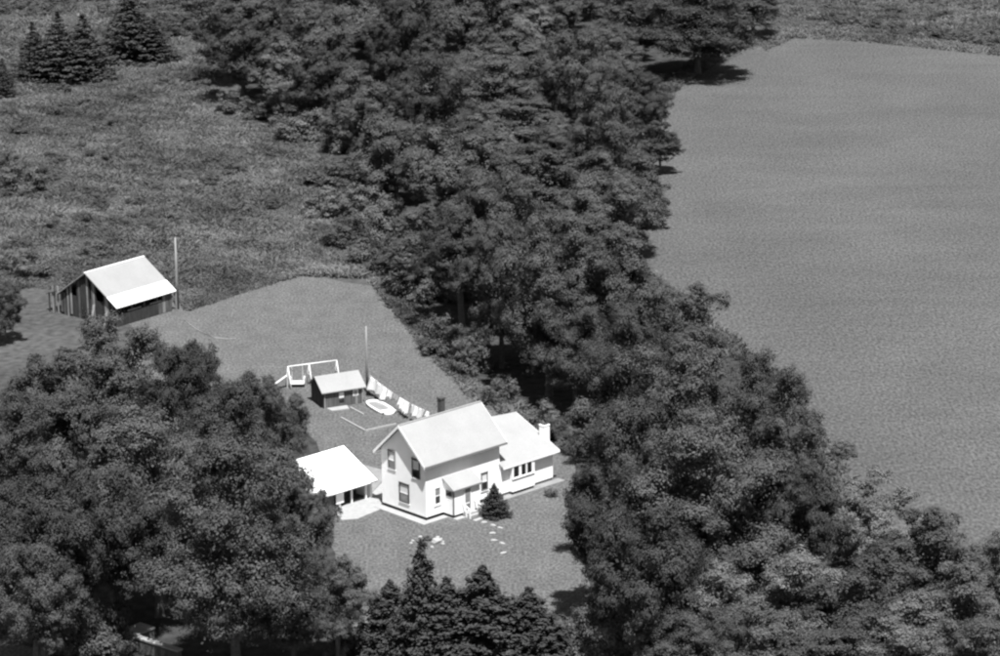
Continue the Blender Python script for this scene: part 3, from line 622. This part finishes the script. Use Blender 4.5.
# right grove
for k, tx, ty, W, H, lab in (
    ('maple3', 685, 340, 175, 17.5, 'tall maple heading the right grove, left of the hayfield'),
    ('maple0', 762, 352, 120, 16.5, 'tall maple of the right grove beside the hayfield'),
    ('maple1', 630, 398, 130, 14.5, 'maple right of the wing chimney'),
    ('maple2', 795, 412, 105, 15, 'maple bulging into the hayfield halfway down the right grove'),
    ('maple3', 715, 420, 200, 16.5, 'widest maple in the middle of the right grove'),
    ('maple2', 612, 462, 112, 13, 'maple leaning over the lawn right of the wing'),
    ('maple2', 800, 468, 100, 13, 'maple in the right grove above the dark hollow'),
    ('maple2', 640, 500, 150, 15, 'maple over the deep shade at the right of the front lawn'),
    ('ash1', 715, 505, 120, 11, 'fine-leaved tree in the lower middle of the right grove'),
    ('ash0', 872, 474, 130, 10, 'round tree standing in the hayfield corner at lower right'),
    ('ash1', 925, 505, 120, 10, 'tree behind the round one at the lower right field corner'),
    ('ash2', 800, 545, 130, 10, 'pale tree in the lower right grove under the dark hollow'),
    ('ash0', 700, 555, 150, 10, 'pale leafy tree near the bottom of the right grove'),
    ('ash2', 672, 592, 110, 8, 'pale tree at the bottom right of the front lawn'),
    ('ash1', 860, 560, 130, 10, 'dark tree low in the right corner grove'),
    ('ash0', 770, 598, 140, 8.5, 'pale tree on the bottom edge of the right grove'),
    ('ash2', 905, 598, 130, 8.5, 'tree on the bottom edge near the right corner'),
    ('ash1', 960, 560, 110, 9, 'tree near the right edge, lower corner'),
    ('ash0', 1000, 528, 90, 8.5, 'tree cut by the right edge beside the hayfield'),
    ('ash2', 985, 612, 110, 8, 'tree in the bottom right corner'),
    ('maple1', 700, 610, 130, 8.5, 'dark tree at the bottom middle of the right grove'),
    ('ash1', 840, 630, 130, 7, 'low tree on the bottom edge right of centre'),
): tree(k, tx, ty, W, H, lab)
# middle wood: the trees that can be told apart
for k, tx, ty, W, H, lab in (
    ('maple0', 548, 214, 135, 18, 'tall maple over the deep shade behind the farmhouse'),
    ('maple2', 600, 232, 120, 17, 'tall maple right of the deep shade behind the farmhouse'),
    ('maple1', 500, 222, 95, 15, 'maple at the lawn side of the wood, left of the tall one'),
    ('ash0', 648, 262, 95, 13, 'pale feathery tree on the field side of the wood'),
    ('ash1', 690, 286, 95, 12, 'dark tree jutting from the wood into the hayfield'),
    ('maple1', 628, 300, 110, 15.5, 'maple between the deep shade and the right grove'),
    ('maple3', 575, 290, 100, 12, 'lower maple hanging over the deep shade behind the house'),
    ('maple2', 460, 205, 105, 13, 'maple over the dark hollow at the lawn edge'),
    ('ash1', 418, 205, 80, 10, 'tree above the bushes at the top of the lawn'),
    ('maple3', 698, -18, 150, 14, 'big dark tree at the top where the wood meets the field'),
    ('ash1', 754, -18, 70, 9, 'last tree of the wood at the top of the field'),
    ('maple0', 240, 12, 92, 13, 'big round tree at the meadow corner of the wood'),
    ('ash0', 290, 42, 85, 11, 'paler tree right of the big round one at the meadow'),
    ('ash1', 653, 182, 46, 5.5, 'small round tree on the field edge of the wood'),
    ('ash1', 660, 120, 50, 7, 'narrow tree on the field edge of the wood'),
    ('maple1', 640, 72, 80, 10, 'round tree at the field edge under the top corner'),
    ('ash0', 610, 165, 80, 10, 'pale round tree inside the field edge of the wood'),
): tree(k, tx, ty, W, H, lab)
# the dense remainder of the wood
rw = random.Random(9); GW = 'trees of the dense wood'; placed = []
def inpoly(x, y, poly):
    c = False; j = len(poly) - 1
    for i in range(len(poly)):
        if (poly[i][1] > y) != (poly[j][1] > y) and x < (poly[j][0] - poly[i][0]) * (y - poly[i][1]) / (poly[j][1] - poly[i][1]) + poly[i][0]: c = not c
        j = i
    return c
FOOT = [(235, 96), (290, 112), (355, 160), (405, 225), (450, 275), (485, 325), (520, 362), (600, 380), (650, 330), (626, 262), (612, 200), (622, 130), (664, 66), (724, 15), (770, -60), (200, -90), (210, 40)]
FW_ = [G(*p) for p in FOOT]; FW2 = [(p.x, p.y) for p in FW_]
xs = [p[0] for p in FW2]; ys = [p[1] for p in FW2]
tries = 0
while tries < 6000:
    tries += 1; x, y = rw.uniform(min(xs), max(xs)), rw.uniform(min(ys), max(ys))
    if not inpoly(x, y, FW2): continue
    if any((x - a) ** 2 + (y - c_) ** 2 < (9.0 if y < 330 else 10.0) ** 2 for a, c_ in placed): continue
    placed.append((x, y))
for x, y in placed:
    k = rw.choice(['maple0', 'maple1', 'maple2', 'maple3', 'ash0', 'ash1', 'ash2', 'ash1']); s = rw.uniform(.62, 1.2)
    H = (14.0 if k.startswith('maple') else 11.5) * s; R = (6.3 if k.startswith('maple') else 5.4) * rw.uniform(.75, 1.25)
    row = 'lowest rows' if y < 300 else 'lower rows' if y < 335 else 'middle rows' if y < 380 else 'upper rows' if y < 430 else 'topmost rows'
    q = x + 16 + (y - 320) * .07; sd = 'meadow side' if q < -8 else 'in its middle' if q < 10 else 'hayfield side'
    plant(k, Vector((x, y, 0)), R, H, 'broadleaf_tree', 'broadleaf tree in the %s of the dense wood, %s' % (row, sd), 'tree', 'wood trees, %s, %s' % (row, sd))
print('wood trees', len(placed))
# conifers at the top left
for k, tx, ty, W, H, lab in ((0, 57, 12, 78, 10.5, 'tallest dark spruce of the trio at the top left'), (1, 82, 14, 74, 10, 'dark spruce right of the tallest in the trio'), (0, 32, 22, 64, 9, 'leftmost dark spruce of the trio at the top left'),
    (1, 128, -10, 88, 11, 'dark spruce standing apart right of the trio'), (0, 154, 20, 60, 6.5, 'short spruce beside the lone spruce at the top left'), (1, 2, 58, 34, 6, 'dark spruce cut by the left edge')):
    tree('spruce%d' % k, tx, ty, W, H, lab, name='spruce')
# bushes along the lawn edge and in the meadow
for x, y, W, H, lab in ((445, 352, 62, 4.2, 'round bush standing out onto the lawn before the wood'), (470, 372, 50, 4.2, 'bush at the foot of the wood beside the deep shade'), (420, 300, 60, 4.2, 'bush at the lawn edge above the round bush'),
    (398, 272, 66, 4.2, 'leafy bush where the lawn meets the wood'), (372, 262, 60, 3.6, 'bush left of the leafy one at the lawn top'), (350, 245, 60, 3.6, 'bush at the upper corner of the lawn'), (455, 300, 44, 4.2, 'bush in front of the dark hollow'),
    (385, 235, 60, 4.6, 'tall bush filling the wood edge above the lawn'), (362, 218, 56, 4.6, 'tall bush at the wood edge near the meadow'), (345, 118, 70, 5, 'bush under the wood right of the pale wide one'), (375, 195, 60, 5, 'bush under the wood between meadow and lawn'), (232, 112, 40, 3, 'bush under the big round tree at the meadow corner'), (262, 118, 40, 3, 'bush right of the one under the big round tree'), (288, 128, 44, 3.4, 'bush left of the pale wide bush at the wood foot'), (500, 402, 44, 2.8, 'low bush in the shade behind the house'), (540, 424, 44, 2.2, 'low bush at the lawn end behind the wing'), (585, 430, 60, 3.4, 'bush right of the wing under the maples'), (575, 452, 40, 2.2, 'small bush by the right grove beside the wing'),
    (330, 215, 60, 3.4, 'bush at the meadow end of the bush belt'), (335, 185, 60, 3.2, 'pale bush below the wood at the meadow'), (310, 140, 70, 4.2, 'pale wide bush at the foot of the wood by the meadow'), (345, 150, 60, 4.2, 'pale bush right of the wide one at the wood foot'),
    (32, 276, 46, 3.4, 'dark bush left of the weathered barn'), (22, 190, 54, 3.6, 'dark bush in the meadow at the left edge'), (10, 172, 30, 3, 'dark bush cut by the left edge in the meadow'), (150, 55, 40, 2.6, 'dark bush right of the lone spruce'),
    (12, 268, 40, 2.6, 'low bush between the barn and the left edge'), (95, 255, 40, 2, 'low bush behind the barn roof'), (645, 215, 26, 3, 'small dark bush at the field edge'), (842, 456, 30, 1.5, 'pale low bush on the field by the right grove')):
    p = G(x, y); plant('bush%d' % (int(x) % 4), p, W / 2 / pxm(p), H, 'bush', lab, 'bush')
rb_ = random.Random(21)
MP = [(0, 95), (60, 88), (200, 70), (225, 115), (310, 165), (345, 205), (345, 235), (280, 258), (180, 295), (60, 260), (0, 250)]
cnt = 0
while cnt < 60:
    x, y = rb_.uniform(0, 350), rb_.uniform(70, 290)
    if not inpoly(x, y, MP): continue
    p = G(x, y); s = rb_.uniform(.5, 1.0) * (1.3 if rb_.random() < .15 else 1); cnt += 1
    plant('bush%d' % rb_.randrange(4), p, 1.5 * s, 1.5 * s, 'meadow_shrub', 'small shrub among the tall weeds of the meadow', 'shrub', 'shrubs scattered in the meadow')
for i in range(46):
    x = rb_.uniform(0, 215); y = rb_.uniform(-10, 42) if x > 150 else rb_.uniform(-10, 15)
    p = G(x, y); s = rb_.uniform(.8, 1.5); plant('bush%d' % rb_.randrange(4), p, 2.0 * s, 2.0 * s, 'scrub_bush', 'bush in the scrub along the top left edge', 'bush', 'bushes in the top left scrub')
for i in range(26):
    t = i / 25; x = 835 + 175 * t + rb_.uniform(-8, 8); y = 22 + 24 * t + rb_.uniform(-5, 3); p = G(x, y); s = rb_.uniform(.5, 1.0)
    plant('bush%d' % rb_.randrange(4), p, 2.2 * s, 1.6 * s, 'hedge_bush', 'low bush on the far edge of the hayfield', 'bush', 'bushes along the far field edge')
for i in range(30):
    x = rb_.uniform(790, 1010); y = rb_.uniform(-12, 22); p = G(x, y); s = rb_.uniform(.4, .9)
    plant('bush%d' % rb_.randrange(4), p, 2.0 * s, 1.2 * s, 'scrub_bush', 'low bush in the scrub beyond the hayfield', 'bush', 'bushes in the scrub beyond the field')

# tall weeds: uncountable
def weeds(name, poly, n, h, label, seed, m='weed', keep=None):
    rs = np.random.RandomState(seed); P = [G(*p) for p in poly]; poly2 = [(p.x, p.y) for p in P]
    x0, x1 = min(p[0] for p in poly2), max(p[0] for p in poly2); y0, y1 = min(p[1] for p in poly2), max(p[1] for p in poly2)
    X = rs.uniform(x0, x1, n * 6); Y = rs.uniform(y0, y1, n * 6)
    c = np.zeros(len(X), bool); j = len(poly2) - 1
    for i in range(len(poly2)):
        (xi, yi), (xj, yj) = poly2[i], poly2[j]
        if yi != yj:
            q = ((yi > Y) != (yj > Y)) & (X < (xj - xi) * (Y - yi) / (yj - yi) + xi); c ^= q
        j = i
    X, Y = X[c][:n], Y[c][:n]; n = len(X)
    f_ = np.sin(X * .31 + 1.3 * np.sin(Y * .13)) * np.sin(Y * .17 + 1.1 * np.sin(X * .23 + 2)) + .6 * np.sin(X * .9 + Y * .4) * np.sin(Y * .5 - X * .3)
    hh = h * np.clip(.8 + .55 * f_, .2, 2.0)
    out = []
    for k in range(5):
        a = rs.uniform(0, 2 * math.pi, n); s = hh * rs.uniform(.6, 1.25, n); o = rs.normal(0, .16, (2, n)); wd = rs.uniform(.06, .14, n) * (1 + s * .3)
        bx, by = X + o[0], Y + o[1]; lean = rs.normal(0, .8, (2, n)) * s; ca, sa_ = np.cos(a) * wd, np.sin(a) * wd
        out.append(np.stack([np.stack([bx - ca * .5, by - sa_ * .5, np.zeros(n)], 1), np.stack([bx + ca * .5, by + sa_ * .5, np.zeros(n)], 1),
            np.stack([bx + ca + lean[0] * .6, by + sa_ + lean[1] * .6, s * .7], 1), np.stack([bx - ca * .4 + lean[0], by - sa_ * .4 + lean[1], s], 1)], 1))
    me = quadmesh(name, np.concatenate(out), m); o = bpy.data.objects.new(name, me); C.objects.link(o); tag(o, label, 'weeds', kind='stuff'); return o
weeds('tall_weeds', [(-60, 88), (60, 82), (200, 62), (230, 110), (320, 150), (385, 240), (380, 262), (300, 266), (240, 284), (183, 303), (160, 290), (60, 290), (-60, 285)], 64000, .5, 'tall mixed weeds covering the meadow left of the wood', 1)
weeds('tall_weeds', [(770, -30), (1060, -30), (1060, 50), (1000, 46), (930, 40), (860, 33), (800, 27), (765, 40)], 14000, .45, 'tall weeds beyond the far edge of the hayfield', 2)
weeds('tall_weeds', [(-60, -40), (230, -40), (230, 60), (60, 80), (-60, 85)], 14000, .6, 'tall weeds and scrub along the top left edge', 3)
weeds('weed_fringe', [(765, 40), (700, 72), (665, 100), (650, 190), (615, 240), (690, 305), (770, 365), (835, 450), (870, 520), (845, 520), (815, 450), (755, 375), (660, 300), (600, 245), (640, 180), (655, 95), (690, 60), (755, 30)], 8000, .5, 'fringe of weeds between the wood and the hayfield', 4)
weeds('weed_fringe', [(380, 265), (440, 330), (480, 385), (540, 415), (590, 430), (590, 448), (530, 428), (470, 398), (420, 345), (365, 275)], 4000, .4, 'fringe of weeds between the lawn and the wood', 5)
weeds('weed_fringe', [(180, 298), (240, 276), (300, 258), (385, 255), (395, 280), (300, 276), (240, 294), (186, 312)], 4500, .4, 'ragged fringe of weeds where the meadow meets the lawn', 6)
weeds('weed_fringe', [(790, 20), (860, 28), (930, 36), (1000, 42), (1060, 46), (1060, 60), (1000, 56), (930, 49), (860, 42), (795, 38), (765, 52), (755, 42)], 3500, .4, 'ragged fringe of weeds along the far edge of the hayfield', 7)
print('tris', sum(len(m.polygons) for m in bpy.data.meshes))
